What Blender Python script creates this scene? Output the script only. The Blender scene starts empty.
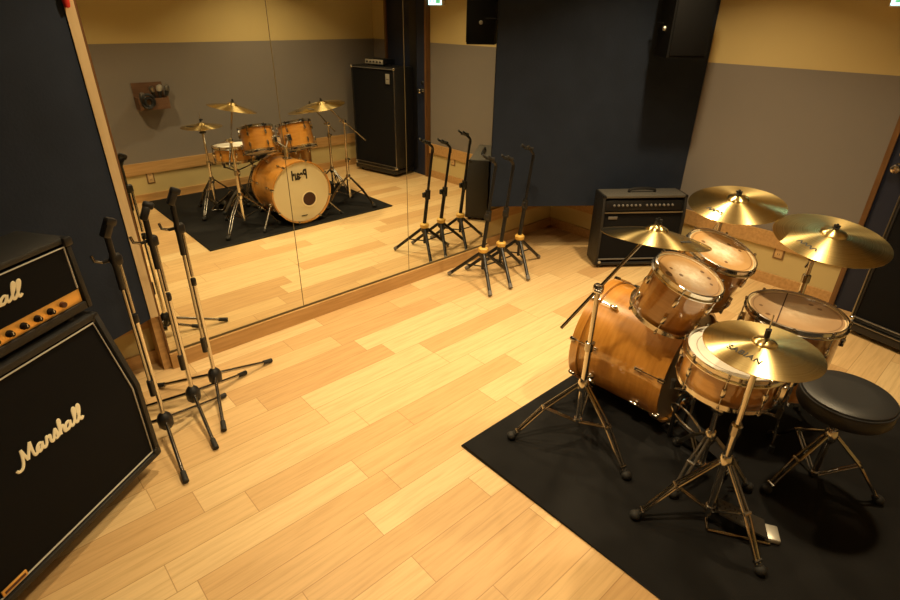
import bpy, bmesh, math, random
from mathutils import Vector, Matrix, Quaternion
V = Vector
R = math.radians
random.seed(4)
sc = bpy.context.scene
COL = sc.collection

# ------------------------------------------------------------------ materials
def _nt(name):
    m = bpy.data.materials.new(name)
    m.use_nodes = True
    return m, m.node_tree, m.node_tree.nodes['Principled BSDF']

def setp(b, **k):
    names = dict(color='Base Color', rough='Roughness', metal='Metallic', coat='Coat Weight', coatr='Coat Roughness',
                 spec='Specular IOR Level', aniso='Anisotropic', trans='Transmission Weight', ior='IOR',
                 ecol='Emission Color', estr='Emission Strength', alpha='Alpha', sheen='Sheen Weight')
    for q, v in k.items():
        if q in ('color', 'ecol'):
            v = (*v, 1)
        b.inputs[names[q]].default_value = v

def mat(name, color, rough=.5, bump=0, bscale=200, var=0, **k):
    """plain material with procedural grain (bump) and a slight tone variation"""
    m, t, b = _nt(name)
    setp(b, color=color, rough=rough, **k)
    tc = t.nodes.new('ShaderNodeTexCoord')
    if bump:
        n = t.nodes.new('ShaderNodeTexNoise'); n.inputs['Scale'].default_value = bscale
        n.inputs['Detail'].default_value = 3
        t.links.new(tc.outputs['Object'], n.inputs['Vector'])
        bp = t.nodes.new('ShaderNodeBump'); bp.inputs['Strength'].default_value = bump
        bp.inputs['Distance'].default_value = .002
        t.links.new(n.outputs['Fac'], bp.inputs['Height']); t.links.new(bp.outputs['Normal'], b.inputs['Normal'])
    if var:
        n2 = t.nodes.new('ShaderNodeTexNoise'); n2.inputs['Scale'].default_value = 6
        t.links.new(tc.outputs['Object'], n2.inputs['Vector'])
        mx = t.nodes.new('ShaderNodeMixRGB')
        mx.inputs[1].default_value = (*[c * (1 - var) for c in color], 1)
        mx.inputs[2].default_value = (*[min(1, c * (1 + var)) for c in color], 1)
        t.links.new(n2.outputs['Fac'], mx.inputs[0]); t.links.new(mx.outputs[0], b.inputs['Base Color'])
    return m

def math_node(t, op, a, b=None, c=None):
    n = t.nodes.new('ShaderNodeMath'); n.operation = op
    for i, v in enumerate((a, b, c)):
        if v is None: continue
        if isinstance(v, (int, float)): n.inputs[i].default_value = v
        else: t.links.new(v, n.inputs[i])
    return n.outputs[0]

def ramp(t, fac, stops):
    r = t.nodes.new('ShaderNodeValToRGB')
    e = r.color_ramp.elements
    while len(e) < len(stops): e.new(.5)
    for q, (p, c) in zip(e, stops):
        q.position = p; q.color = (*c, 1)
    t.links.new(fac, r.inputs[0])
    return r.outputs[0]

def floor_mat():
    m, t, b = _nt('maple_planks')
    tc = t.nodes.new('ShaderNodeTexCoord')
    s = t.nodes.new('ShaderNodeSeparateXYZ'); t.links.new(tc.outputs['Object'], s.inputs[0])
    x, y = s.outputs[0], s.outputs[1]
    W, L = .138, .78
    yr = math_node(t, 'DIVIDE', y, W)
    row = math_node(t, 'FLOOR', yr)
    wn = t.nodes.new('ShaderNodeTexWhiteNoise'); wn.noise_dimensions = '1D'; t.links.new(row, wn.inputs['W'])
    xr = math_node(t, 'DIVIDE', x, L)
    xo = math_node(t, 'ADD', xr, math_node(t, 'MULTIPLY', wn.outputs['Value'], 7.3))
    colx = math_node(t, 'FLOOR', xo)
    cv = t.nodes.new('ShaderNodeCombineXYZ'); t.links.new(colx, cv.inputs[0]); t.links.new(row, cv.inputs[1])
    w2 = t.nodes.new('ShaderNodeTexWhiteNoise'); w2.noise_dimensions = '2D'; t.links.new(cv.outputs[0], w2.inputs['Vector'])
    base = ramp(t, w2.outputs['Value'], [(0, (.58, .365, .165)), (.3, (.655, .44, .208)), (.6, (.71, .50, .247)), (1, (.755, .56, .295))])
    # long grain
    mp = t.nodes.new('ShaderNodeMapping'); mp.inputs['Scale'].default_value = (2.2, 34, 1)
    of = t.nodes.new('ShaderNodeCombineXYZ'); t.links.new(math_node(t, 'MULTIPLY', w2.outputs['Value'], 40), of.inputs[0])
    ad = t.nodes.new('ShaderNodeVectorMath'); t.links.new(tc.outputs['Object'], ad.inputs[0]); t.links.new(of.outputs[0], ad.inputs[1])
    t.links.new(ad.outputs[0], mp.inputs['Vector'])
    n = t.nodes.new('ShaderNodeTexNoise'); n.inputs['Scale'].default_value = 1.6; n.inputs['Detail'].default_value = 6
    n.inputs['Roughness'].default_value = .6
    t.links.new(mp.outputs[0], n.inputs['Vector'])
    g = ramp(t, n.outputs['Fac'], [(.3, (.80, .76, .70)), (.55, (1, 1, 1)), (.75, (1.06, 1.05, 1.03))])
    mx = t.nodes.new('ShaderNodeMixRGB'); mx.blend_type = 'MULTIPLY'; mx.inputs[0].default_value = .8
    t.links.new(base, mx.inputs[1]); t.links.new(g, mx.inputs[2])
    # joints
    fy = math_node(t, 'FRACT', yr)
    dy = math_node(t, 'MULTIPLY', math_node(t, 'MINIMUM', fy, math_node(t, 'SUBTRACT', 1, fy)), W)
    fy2 = math_node(t, 'ABSOLUTE', math_node(t, 'SUBTRACT', fy, .5))
    dmid = math_node(t, 'MULTIPLY', fy2, W)
    fx = math_node(t, 'FRACT', xo)
    dx = math_node(t, 'MULTIPLY', math_node(t, 'MINIMUM', fx, math_node(t, 'SUBTRACT', 1, fx)), L)
    j = math_node(t, 'LESS_THAN', math_node(t, 'MINIMUM', dx, dy), .0016)
    j2 = math_node(t, 'MULTIPLY', math_node(t, 'LESS_THAN', dmid, .0012), .35)
    jf = math_node(t, 'MULTIPLY', math_node(t, 'MAXIMUM', j, j2), .6)
    m2 = t.nodes.new('ShaderNodeMixRGB'); m2.inputs[2].default_value = (.30, .15, .05, 1)
    t.links.new(jf, m2.inputs[0]); t.links.new(mx.outputs[0], m2.inputs[1])
    t.links.new(m2.outputs[0], b.inputs['Base Color'])
    setp(b, rough=.42, spec=.35)
    return m

def wall_mat():
    m, t, b = _nt('two_tone_wall')
    tc = t.nodes.new('ShaderNodeTexCoord')
    s = t.nodes.new('ShaderNodeSeparateXYZ'); t.links.new(tc.outputs['Object'], s.inputs[0])
    z = s.outputs[2]
    a = math_node(t, 'MULTIPLY', math_node(t, 'LESS_THAN', z, 1.462), math_node(t, 'GREATER_THAN', z, .38))
    n = t.nodes.new('ShaderNodeTexNoise'); n.inputs['Scale'].default_value = 350; n.inputs['Detail'].default_value = 2
    t.links.new(tc.outputs['Object'], n.inputs['Vector'])
    mx = t.nodes.new('ShaderNodeMixRGB')
    mx.inputs[1].default_value = (.56, .45, .215, 1); mx.inputs[2].default_value = (.215, .195, .178, 1)
    t.links.new(a, mx.inputs[0]); t.links.new(mx.outputs[0], b.inputs['Base Color'])
    bp = t.nodes.new('ShaderNodeBump'); bp.inputs['Strength'].default_value = .25; bp.inputs['Distance'].default_value = .002
    t.links.new(n.outputs['Fac'], bp.inputs['Height']); t.links.new(bp.outputs['Normal'], b.inputs['Normal'])
    setp(b, rough=.85, spec=.2)
    return m

def wood_mat(name, c1, c2, rough=.35, scale=(3, 3, 22), coat=0., axis_noise=2.0):
    m, t, b = _nt(name)
    tc = t.nodes.new('ShaderNodeTexCoord')
    mp = t.nodes.new('ShaderNodeMapping'); mp.inputs['Scale'].default_value = scale
    t.links.new(tc.outputs['Object'], mp.inputs['Vector'])
    n = t.nodes.new('ShaderNodeTexNoise'); n.inputs['Scale'].default_value = axis_noise; n.inputs['Detail'].default_value = 5
    t.links.new(mp.outputs[0], n.inputs['Vector'])
    c = ramp(t, n.outputs['Fac'], [(.3, c1), (.7, c2)])
    t.links.new(c, b.inputs['Base Color'])
    setp(b, rough=rough, coat=coat, coatr=.03); b.inputs['Coat IOR'].default_value = 1.5 + .45 * coat
    return m

def brass_mat(name, c1, c2, rough=.27):
    """lathed bronze: circular grooves give the radial flares of light"""
    m, t, b = _nt(name)
    tc = t.nodes.new('ShaderNodeTexCoord')
    s = t.nodes.new('ShaderNodeSeparateXYZ'); t.links.new(tc.outputs['Object'], s.inputs[0])
    r = math_node(t, 'SQRT', math_node(t, 'ADD', math_node(t, 'POWER', s.outputs[0], 2), math_node(t, 'POWER', s.outputs[1], 2)))
    w = math_node(t, 'SINE', math_node(t, 'MULTIPLY', r, 1500))
    n = t.nodes.new('ShaderNodeTexNoise'); n.noise_dimensions = '1D'; n.inputs['Scale'].default_value = 220; n.inputs['Detail'].default_value = 4
    t.links.new(r, n.inputs['W'])
    c = ramp(t, n.outputs['Fac'], [(.25, c1), (.75, c2)])
    t.links.new(c, b.inputs['Base Color'])
    tg = t.nodes.new('ShaderNodeTangent'); tg.direction_type = 'RADIAL'; tg.axis = 'Z'
    t.links.new(tg.outputs[0], b.inputs['Tangent'])
    bp = t.nodes.new('ShaderNodeBump'); bp.inputs['Strength'].default_value = .06; bp.inputs['Distance'].default_value = .0006
    t.links.new(math_node(t, 'ADD', w, n.outputs['Fac']), bp.inputs['Height']); t.links.new(bp.outputs['Normal'], b.inputs['Normal'])
    setp(b, metal=1, rough=rough, aniso=.88); b.inputs['Anisotropic Rotation'].default_value = .25
    return m

def head_mat(name, base, worn, edge, rad, dots=(), rough=.35):
    """drum skin: pale collar, thin dark ring, worn pale centre, a few dark stick-and-gel marks"""
    m, t, b = _nt(name)
    tc = t.nodes.new('ShaderNodeTexCoord')
    s = t.nodes.new('ShaderNodeSeparateXYZ'); t.links.new(tc.outputs['Object'], s.inputs[0])
    x, y = s.outputs[0], s.outputs[1]
    r = math_node(t, 'DIVIDE', math_node(t, 'SQRT', math_node(t, 'ADD', math_node(t, 'POWER', x, 2), math_node(t, 'POWER', y, 2))), rad)
    n = t.nodes.new('ShaderNodeTexNoise'); n.inputs['Scale'].default_value = 22; n.inputs['Detail'].default_value = 8; n.inputs['Roughness'].default_value = .7
    t.links.new(tc.outputs['Object'], n.inputs['Vector'])
    wf = math_node(t, 'MULTIPLY', math_node(t, 'SUBTRACT', 1, math_node(t, 'MULTIPLY', r, 1.5)), math_node(t, 'MULTIPLY', math_node(t, 'POWER', n.outputs['Fac'], 2), 4.2))
    wf2 = math_node(t, 'MAXIMUM', 0, math_node(t, 'MINIMUM', wf, 1))
    m1 = t.nodes.new('ShaderNodeMixRGB'); m1.inputs[1].default_value = (*base, 1); m1.inputs[2].default_value = (*worn, 1)
    t.links.new(wf2, m1.inputs[0])
    m2 = t.nodes.new('ShaderNodeMixRGB'); m2.inputs[2].default_value = (*edge, 1)
    t.links.new(math_node(t, 'GREATER_THAN', r, .90), m2.inputs[0]); t.links.new(m1.outputs[0], m2.inputs[1])
    ring = math_node(t, 'LESS_THAN', math_node(t, 'ABSOLUTE', math_node(t, 'SUBTRACT', r, .845)), .012)
    d = math_node(t, 'MULTIPLY', ring, .55)
    for (px, py, pr) in dots:
        dd = math_node(t, 'SQRT', math_node(t, 'ADD', math_node(t, 'POWER', math_node(t, 'SUBTRACT', x, px * rad), 2),
                                             math_node(t, 'POWER', math_node(t, 'SUBTRACT', y, py * rad), 2)))
        d = math_node(t, 'MAXIMUM', d, math_node(t, 'MULTIPLY', math_node(t, 'LESS_THAN', dd, pr * rad), .8))
    m3 = t.nodes.new('ShaderNodeMixRGB'); m3.inputs[2].default_value = (.09, .035, .012, 1)
    t.links.new(d, m3.inputs[0]); t.links.new(m2.outputs[0], m3.inputs[1])
    t.links.new(m3.outputs[0], b.inputs['Base Color'])
    setp(b, rough=rough, spec=.5)
    return m

M = dict(
    floor=floor_mat(), wall=wall_mat(),
    ceil=mat('ceiling_paint', (.42, .35, .25), .9),
    navy=mat('navy_fabric', (.0145, .0215, .040), .85, bump=.5, bscale=90, var=.25, spec=.25),
    navy_door=mat('navy_door_paint', (.018, .024, .05), .5, spec=.3),
    oak=wood_mat('oak_trim', (.42, .24, .085), (.56, .34, .14), .45, (2, 26, 26)),
    oak_pale=wood_mat('pale_wood_strip', (.66, .50, .27), (.76, .60, .36), .5, (26, 26, 2)),
    oak_dark=wood_mat('brown_frame', (.12, .055, .018), (.19, .09, .03), .45, (26, 26, 2)),
    glassm=mat('mirror_silver', (.86, .87, .80), .0, metal=1),
    seal=mat('mirror_edge', (.12, .09, .04), .4),
    tolex=mat('black_tolex', (.012, .012, .013), .48, bump=.8, bscale=600, spec=.5),
    tolex_sheen=mat('sheen_black_tolex', (.018, .018, .017), .42, bump=1.0, bscale=420, spec=.5),  # amplifier head top: sheen put into a slightly lighter black
    cloth=mat('black_grille_cloth', (.007, .007, .008), .9, bump=.6, bscale=900, spec=.15),
    piping=mat('white_piping', (.50, .49, .44), .5),
    gold=mat('gold_control_plate', (.82, .47, .12), .38, metal=.55, var=.08),
    cream=mat('cream_lettering', (.88, .82, .60), .4),
    black=mat('black_plastic', (.011, .011, .012), .42),
    black_m=mat('black_metal', (.012, .012, .013), .33, metal=.2),
    rubber=mat('black_rubber', (.013, .013, .013), .7),
    rug=mat('black_carpet', (.013, .0128, .0132), .95, bump=.9, bscale=500, var=.45, spec=.15),
    rug_edge=mat('carpet_binding', (.006, .006, .006), .8),
    chrome=mat('chrome', (.72, .71, .68), .16, metal=1),
    chrome_d=mat('worn_chrome', (.42, .41, .39), .15, metal=1),
    steel=mat('dull_steel', (.33, .32, .30), .32, metal=1),
    maple=wood_mat('amber_maple_lacquer', (.48, .20, .026), (.60, .28, .050), .3, (4, 4, 30), coat=1.0),
    brass=brass_mat('lathed_bronze', (.70, .53, .22), (.93, .76, .38)),
    brass_d=brass_mat('darker_lathed_bronze', (.60, .44, .17), (.86, .68, .32), .3),
    ink=mat('black_ink', (.02, .015, .008), .6),
    vinyl=mat('black_vinyl', (.017, .017, .018), .42, bump=.3, bscale=300, spec=.5),
    yellow=mat('yellow_plastic', (.72, .45, .10), .45),
    silver=mat('silver_plate', (.55, .53, .47), .4, metal=.6),
    grey=mat('grey_plastic', (.14, .13, .12), .5),
    grey_top=mat('lit_top_black_vinyl', (.095, .09, .08), .4, bump=.6, bscale=420),  # combo top: overhead light and sheen put into a lighter base colour
    red=mat('red_plastic', (.55, .03, .02), .4),
    socket=mat('socket_plate', (.62, .42, .20), .5),
    socket_f=mat('socket_frame', (.22, .13, .06), .5),
    white=mat('white_plastic', (.78, .74, .66), .45),
    hole_and_shade=mat('dark_port_and_shade', (.05, .018, .008), .8),
    box_wood=wood_mat('brown_box_wood', (.10, .045, .022), (.16, .08, .04), .6, (3, 3, 20)),
    knob=mat('matt_black_knob', (.010, .006, .005), .7, spec=.2),
    leather=mat('dark_red_knob', (.07, .018, .012), .4),
    cable=mat('black_cable', (.010, .011, .013), .5),
    bdhead=mat('smoked_cream_skin', (.66, .57, .36), .4, var=.04),
    ringw=mat('pale_port_ring', (.80, .70, .48), .4),
    smoke_head=mat('smoked_rear_skin', (.16, .115, .07), .3),
    speaker_black=mat('matt_black_lacquer', (.0045, .0045, .005), .7, spec=.15),
    snare_head=head_mat('coated_white_skin', (.86, .84, .76), (.80, .77, .68), (.88, .86, .80), .165, rough=.55),
)
M['tomhead'] = head_mat('clear_tom_skin', (.46, .28, .12), (.84, .74, .58), (.80, .68, .45), .150,
                        [(-.62, .30, .10), (-.28, .10, .06), (-.30, .42, .05), (.52, -.36, .06), (.60, -.10, .06), (.30, -.55, .05)], .22)
M['tomhead2'] = head_mat('clear_second_tom_skin', (.46, .28, .12), (.84, .74, .58), (.80, .68, .45), .160,
                         [(-.15, .52, .06), (.55, .05, .06), (.60, -.28, .05), (-.40, -.35, .05)], .25)
M['ftomhead'] = head_mat('smoky_floor_tom_skin', (.36, .235, .13), (.48, .37, .25), (.70, .55, .33), .203,
                         [(-.60, .36, .05), (.60, -.10, .05), (.52, -.30, .05), (-.30, .62, .04)], .3)

def emis(name, c, s):
    m, t, b = _nt(name)
    setp(b, color=(.8, .8, .8), ecol=c, estr=s)
    return m
M['lamp'] = emis('lamp_glow', (1, .80, .50), 12)
M['exit_glow'] = emis('exit_sign_glow', (.45, .95, .95), 5)
M['exit_green'] = emis('exit_sign_green', (.02, .45, .20), 2)

# ------------------------------------------------------------------ geometry helpers
def frame(d):
    d = V(d).normalized()
    a = V((0, 0, 1)) if abs(d.z) < .95 else V((1, 0, 0))
    u = d.cross(a).normalized()
    return u, d.cross(u).normalized()

class MB:
    def __init__(self): self.bm = bmesh.new()
    def box(self, c, s, rot=None, bevel=0, seg=2):
        r = bmesh.ops.create_cube(self.bm, size=1)
        vs = r['verts']
        mt = Matrix.Translation(c) @ (rot.to_4x4() if rot is not None else Matrix()) @ Matrix.Diagonal((*s, 1))
        bmesh.ops.transform(self.bm, matrix=mt, verts=vs)
        if bevel:
            es = list({e for v in vs for e in v.link_edges})
            bmesh.ops.bevel(self.bm, geom=es, offset=bevel, segments=seg, profile=.5, affect='EDGES')
        return self
    def hexa(self, pts):
        """8 corner points: bottom 4 ccw then top 4 ccw"""
        v = [self.bm.verts.new(p) for p in pts]
        for f in ((3, 2, 1, 0), (4, 5, 6, 7), (0, 1, 5, 4), (1, 2, 6, 5), (2, 3, 7, 6), (3, 0, 4, 7)):
            self.bm.faces.new([v[i] for i in f])
        return self
    def prism(self, prof, x0, x1, bevel=0):
        """profile in (y,z) pulled along x"""
        a = [self.bm.verts.new((x0, y, z)) for y, z in prof]
        b = [self.bm.verts.new((x1, y, z)) for y, z in prof]
        n = len(prof)
        fs = [self.bm.faces.new(a[::-1]), self.bm.faces.new(b)]
        for i in range(n):
            fs.append(self.bm.faces.new((a[i], a[(i + 1) % n], b[(i + 1) % n], b[i])))
        bmesh.ops.recalc_face_normals(self.bm, faces=fs)
        if bevel:
            es = list({e for f in fs for e in f.edges})
            bmesh.ops.bevel(self.bm, geom=es, offset=bevel, segments=2, profile=.5, affect='EDGES')
        return self
    def tube(self, p, q, r, r2=None, seg=12):
        return self.path([p, q], r, seg, r2=r2)
    def path(self, pts, r, seg=10, closed=False, r2=None, flat=None):
        pts = [V(p) for p in pts]
        n = len(pts); rings = []
        u0 = None
        for i, p in enumerate(pts):
            if closed: d = pts[(i + 1) % n] - pts[i - 1]
            elif i == 0: d = pts[1] - p
            elif i == n - 1: d = p - pts[-2]
            else: d = (pts[i + 1] - p).normalized() + (p - pts[i - 1]).normalized()
            if d.length < 1e-9: d = V((0, 0, 1))
            d.normalize()
            if u0 is None: u, w = frame(d)
            else:
                u = u0 - d * u0.dot(d)
                if u.length < 1e-6: u, w = frame(d)
                else: u.normalize()
                w = d.cross(u).normalized()
            u0 = u
            rr = r if r2 is None else r + (r2 - r) * i / (n - 1)
            rings.append([self.bm.verts.new(p + rr * (math.cos(a) * u + math.sin(a) * w))
                          for a in [2 * math.pi * k / seg for k in range(seg)]])
        m = n if closed else n - 1
        for i in range(m):
            A, B = rings[i], rings[(i + 1) % n]
            for k in range(seg):
                self.bm.faces.new((A[k], A[(k + 1) % seg], B[(k + 1) % seg], B[k]))
        if not closed:
            self.bm.faces.new(rings[0][::-1]); self.bm.faces.new(rings[-1])
        return self
    def lathe(self, prof, seg=32, c=(0, 0, 0), axis=(0, 0, 1), closed=False):
        ax = V(axis).normalized()
        if abs(ax.z) > .9999: u, w = V((1, 0, 0)), V((0, 1, 0)) * (1 if ax.z > 0 else -1)
        else:
            u, w = frame(ax); w = ax.cross(u)
        c = V(c); rings = []
        for r, z in prof:
            if r < 1e-6: rings.append([self.bm.verts.new(c + ax * z)])
            else: rings.append([self.bm.verts.new(c + ax * z + r * (math.cos(2 * math.pi * k / seg) * u + math.sin(2 * math.pi * k / seg) * w)) for k in range(seg)])
        pairs = list(zip(rings, rings[1:])) + ([(rings[-1], rings[0])] if closed else [])
        for A, B in pairs:
            for k in range(seg):
                k2 = (k + 1) % seg
                if len(A) == 1 and len(B) == 1: continue
                if len(A) == 1: self.bm.faces.new((A[0], B[k2], B[k]))
                elif len(B) == 1: self.bm.faces.new((A[k], A[k2], B[0]))
                else: self.bm.faces.new((A[k], A[k2], B[k2], B[k]))
        return self
    def ball(self, c, r, s=(1, 1, 1)):
        q = bmesh.ops.create_uvsphere(self.bm, u_segments=14, v_segments=9, radius=r)
        bmesh.ops.transform(self.bm, matrix=Matrix.Translation(c) @ Matrix.Diagonal((*s, 1)), verts=q['verts'])
        return self
    def move(self, mt):
        bmesh.ops.transform(self.bm, matrix=mt, verts=self.bm.verts[:]); return self
    def mesh(self, name, m):
        bmesh.ops.recalc_face_normals(self.bm, faces=self.bm.faces[:])
        me = bpy.data.meshes.new(name); self.bm.to_mesh(me); self.bm.free()
        me.polygons.foreach_set('use_smooth', [True] * len(me.polygons))
        me.set_sharp_from_angle(angle=R(38))
        me.materials.append(m)
        return me
    def build(self, name, m, parent=None, label=None):
        return link(name, self.mesh(name, m), parent, label)

def link(name, me, parent=None, label=None):
    o = bpy.data.objects.new(name, me); COL.objects.link(o)
    if parent is not None: o.parent = parent
    if label: o['label'] = label
    return o

def tag(o, label, cat, group=None):
    o['label'] = label; o['category'] = cat
    if group: o['group'] = group
    return o

def thing(name, label, cat, loc=(0, 0, 0), rz=0, group=None, quat=None):
    o = bpy.data.objects.new(name, None); COL.objects.link(o)
    o.empty_display_size = .05
    o.location = loc
    if quat is not None:
        o.rotation_mode = 'QUATERNION'; o.rotation_quaternion = quat
    else: o.rotation_euler = (0, 0, rz)
    return tag(o, label, cat, group)

def struct(o):
    o['kind'] = 'structure'; return o

def copy_tree(o, parent=None):
    c = o.copy(); COL.objects.link(c)
    if parent is not None: c.parent = parent
    for ch in list(o.children): copy_tree(ch, c)
    return c

def lean(nx, ny):
    return V((0, 0, 1)).rotation_difference(V((nx, ny, 1)).normalized())

def smooth(pts, k=6):
    """Catmull-Rom"""
    pts = [V(p) for p in pts]; out = []
    for i in range(len(pts) - 1):
        p0 = pts[max(0, i - 1)]; p1 = pts[i]; p2 = pts[i + 1]; p3 = pts[min(len(pts) - 1, i + 2)]
        for j in range(k):
            t = j / k
            out.append(.5 * ((2 * p1) + (p2 - p0) * t + (2 * p0 - 5 * p1 + 4 * p2 - p3) * t * t + (3 * p1 - p0 - 3 * p2 + p3) * t ** 3))
    out.append(pts[-1]); return out

def text_mesh(txt, size, m, extr=.0006, bold=0, shear=0, space=1.0):
    cu = bpy.data.curves.new('lettering', 'FONT'); cu.body = txt; cu.size = size
    cu.extrude = extr; cu.offset = bold; cu.shear = shear; cu.space_character = space
    cu.align_x = 'CENTER'; cu.align_y = 'CENTER'
    o = bpy.data.objects.new('lettering', cu); COL.objects.link(o)
    dg = bpy.context.evaluated_depsgraph_get(); dg.update()
    me = bpy.data.meshes.new_from_object(o.evaluated_get(dg))
    bpy.data.objects.remove(o); me.materials.clear(); me.materials.append(m)
    return me

def script_logo(parent, width, mt, r=.0052):
    """flowing hand-script 'Marshall', drawn as raised strokes"""
    S = []
    S.append([(-.55, -.12), (-.42, -.30), (-.15, -.26), (.02, .05), (.10, .55), (.12, 1.0)])
    S.append([(.12, 1.0), (.26, .5), (.40, .04)])
    S.append([(.40, .04), (.62, .6), (.84, 1.12)])
    S.append([(.84, 1.12), (.84, .55), (.90, .06), (1.04, 0), (1.2, .14), (1.34, .42)])
    def a(x): 
        S.append([(x + .50, .42), (x + .32, .56), (x + .10, .40), (x + .04, .14), (x + .20, 0), (x + .40, .16), (x + .52, .54)])
        S.append([(x + .52, .54), (x + .50, .14), (x + .62, .0), (x + .80, .16)])
    a(1.12)
    S.append([(1.92, .16), (2.04, .62), (2.10, .50), (2.30, .54), (2.26, .14), (2.38, 0), (2.52, .14)])
    S.append([(2.52, .14), (2.76, .70), (2.84, .34), (2.80, .04), (2.62, .02)])
    S.append([(2.80, .04), (3.02, .2), (3.26, .9), (3.22, 1.14), (3.12, .95), (3.10, .0)])
    S.append([(3.10, .25), (3.28, .54), (3.44, .48), (3.42, .1), (3.54, 0), (3.68, .14)])
    a(3.50)
    for x in (4.22, 4.62):
        S.append([(x + .05, .12), (x + .30, .62), (x + .40, 1.06), (x + .30, 1.2), (x + .20, .95), (x + .20, .2), (x + .32, 0), (x + .48, .16)])
    k = width / 5.7
    mb = MB()
    for s in S:
        p = smooth([V(((x - 2.28 + .22 * z) * k, 0, (z - .42) * k)) for x, z in s], 5)
        mb.path(p, r, 7)
    mb.move(mt @ Matrix.Diagonal((1, .45, .92, 1)))
    return mb.build('logo', M['cream'], parent, 'cream script lettering')

# ------------------------------------------------------------------ room
H = 2.46
XE, YO, XW, YB = 4.22, -3.22, -1.0, .12
def slab(name, c, s, m): return struct(MB().box(c, s).build(name, m))
slab('floor', ((XE + XW) / 2, (YO + YB) / 2, -.05), (XE - XW, YB - YO, .1), M['floor'])
slab('ceiling', ((XE + XW) / 2, (YO + YB) / 2, H + .05), (XE - XW + .2, YB - YO + .2, .1), M['ceil'])
slab('wall_back', ((XE + XW) / 2, YB + .05, H / 2), (XE - XW + .2, .1, H), M['wall'])
slab('wall_front', ((XE + XW) / 2, YO - .05, H / 2), (XE - XW + .2, .1, H), M['wall'])
slab('wall_right', (XE + .05, (YO + YB) / 2, H / 2), (.1, YB - YO, H), M['wall'])
slab('wall_left', (XW - .05, (YO + YB) / 2, H / 2), (.1, YB - YO, H), M['wall'])
slab('trim_12', (4.09, -.27, H / 2), (.26, .78, H), M['wall'])
slab('trim_13', (3.956, -.27, .04), (.014, .78, .08), M['oak']); slab('trim_14', (3.955, -.27, .275), (.016, .78, .10), M['oak'])
# baseboards and the wooden rail that divides grey from cream
for side, c, s in (('back', ((XE + XW) / 2, YB - .008, .04), (XE - XW, .016, .08)),
                   ('front', ((XE + XW) / 2, YO + .008, .04), (XE - XW, .016, .08)),
                   ('right', (XE - .008, -1.42, .04), (.016, 1.48, .08)),
                   ('left', (XW + .008, (YO + YB) / 2, .04), (.016, YB - YO - .04, .08))):
    slab('baseboard_' + side, c, s, M['oak'])
n = 1
for c, s in ((((XE + XW) / 2, YB - .010, .275), (XE - XW, .020, .10)), (((XE + XW) / 2, YO + .010, .335), (XE - XW, .020, .11)),
             ((XE - .010, -1.42, .335), (.020, 1.48, .11)), ((XW + .010, (YO + YB) / 2, .335), (.020, YB - YO - .05, .11))):
    slab('trim_%d' % n, c, s, M['oak']); n += 1

# navy acoustic panels across the two mirror-side corners, hung clear of the floor
def corner_panel(name, a, b, z0, thick):
    a, b = V(a), V(b); d = (b - a).normalized(); nrm = V((-d.y, d.x))
    if nrm.y < 0: nrm = -nrm
    p = [a, b, b + nrm * thick, a + nrm * thick]
    mb = MB().hexa([(*q, z0) for q in p] + [(*q, H) for q in p])
    return struct(mb.build(name, M['navy']))
corner_panel('wall_back_left', (.505, -.002), (-.99, -.79), .325, .03)
corner_panel('wall_back_right', (3.005, -.002), (4.21, -.935), .408, .03)

# mirror wall: three silvered panes, pale strip at its end, wooden kerb below
slab('trim_5', (.5235, .05, (H + .33) / 2), (.037, .12, H - .33), M['oak_pale'])
slab('trim_10', (.5465, .052, (H + .10) / 2), (.009, .122, H - .10), M['oak_dark'])
slab('trim_11', (.5235, .06, .165), (.037, .11, .33), M['oak'])
slab('trim_6', (1.775, .045, .046), (2.46, .130, .092), M['oak'])
slab('trim_7', (1.775, .052, .098), (2.46, .110, .012), M['seal'])
panes = [(.553, 1.355, 'tall mirror pane at the pale wood strip, reflecting the amber drum kit'),
         (1.359, 2.198, 'middle mirror pane between two seams, reflecting cymbals and the tall bass cabinet'),
         (2.202, 3.00, 'mirror pane beside the far navy corner panel, reflecting guitar stands and door')]
for x0, x1, lb in panes:
    o = MB().box(((x0 + x1) / 2, .0125, (H + .104) / 2), (x1 - x0, .025, H - .104)).build('wall_mirror', M['glassm'])
    tag(o, lb, 'mirror', 'mirror panes of the mirror wall')
for i, x in enumerate((1.357, 2.2)):
    slab('trim_%d' % (8 + i), (x, .0124, (H + .104) / 2), (.0042, .026, H - .104), M['seal'])

# door: navy leaf in a brown wooden frame
d = MB().box((XE - .020, -2.53, 1.03), (.04, .70, 2.06), bevel=.004).build('door_1', M['navy_door']); struct(d)
f = MB()
f.box((XE - .03, -2.165, 1.06), (.06, .030, 2.12)); f.box((XE - .03, -2.895, 1.06), (.06, .030, 2.12)); f.box((XE - .03, -2.53, 2.095), (.06, .70, .05))
f.build('door_frame', M['oak_dark'], d)
MB().lathe([(0, 0), (.030, 0), (.030, .006), (.012, .010), (.012, .035), (.026, .045), (.029, .060), (.022, .072), (0, .076)], 24, (XE - .04, -2.235, .965), (-1, 0, 0)).build('door_knob', M['chrome'], d, 'round chrome knob')
MB().lathe([(0, 0), (.020, 0), (.018, .016), (0, .018)], 20, (XE - .04, -2.235, 1.05), (-1, 0, 0)).build('lock_cylinder', M['chrome'], d)
MB().box((XE - .042, -2.40, 1.03), (.006, .12, 1.95)).build('seal_strip', M['black'], d)

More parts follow.
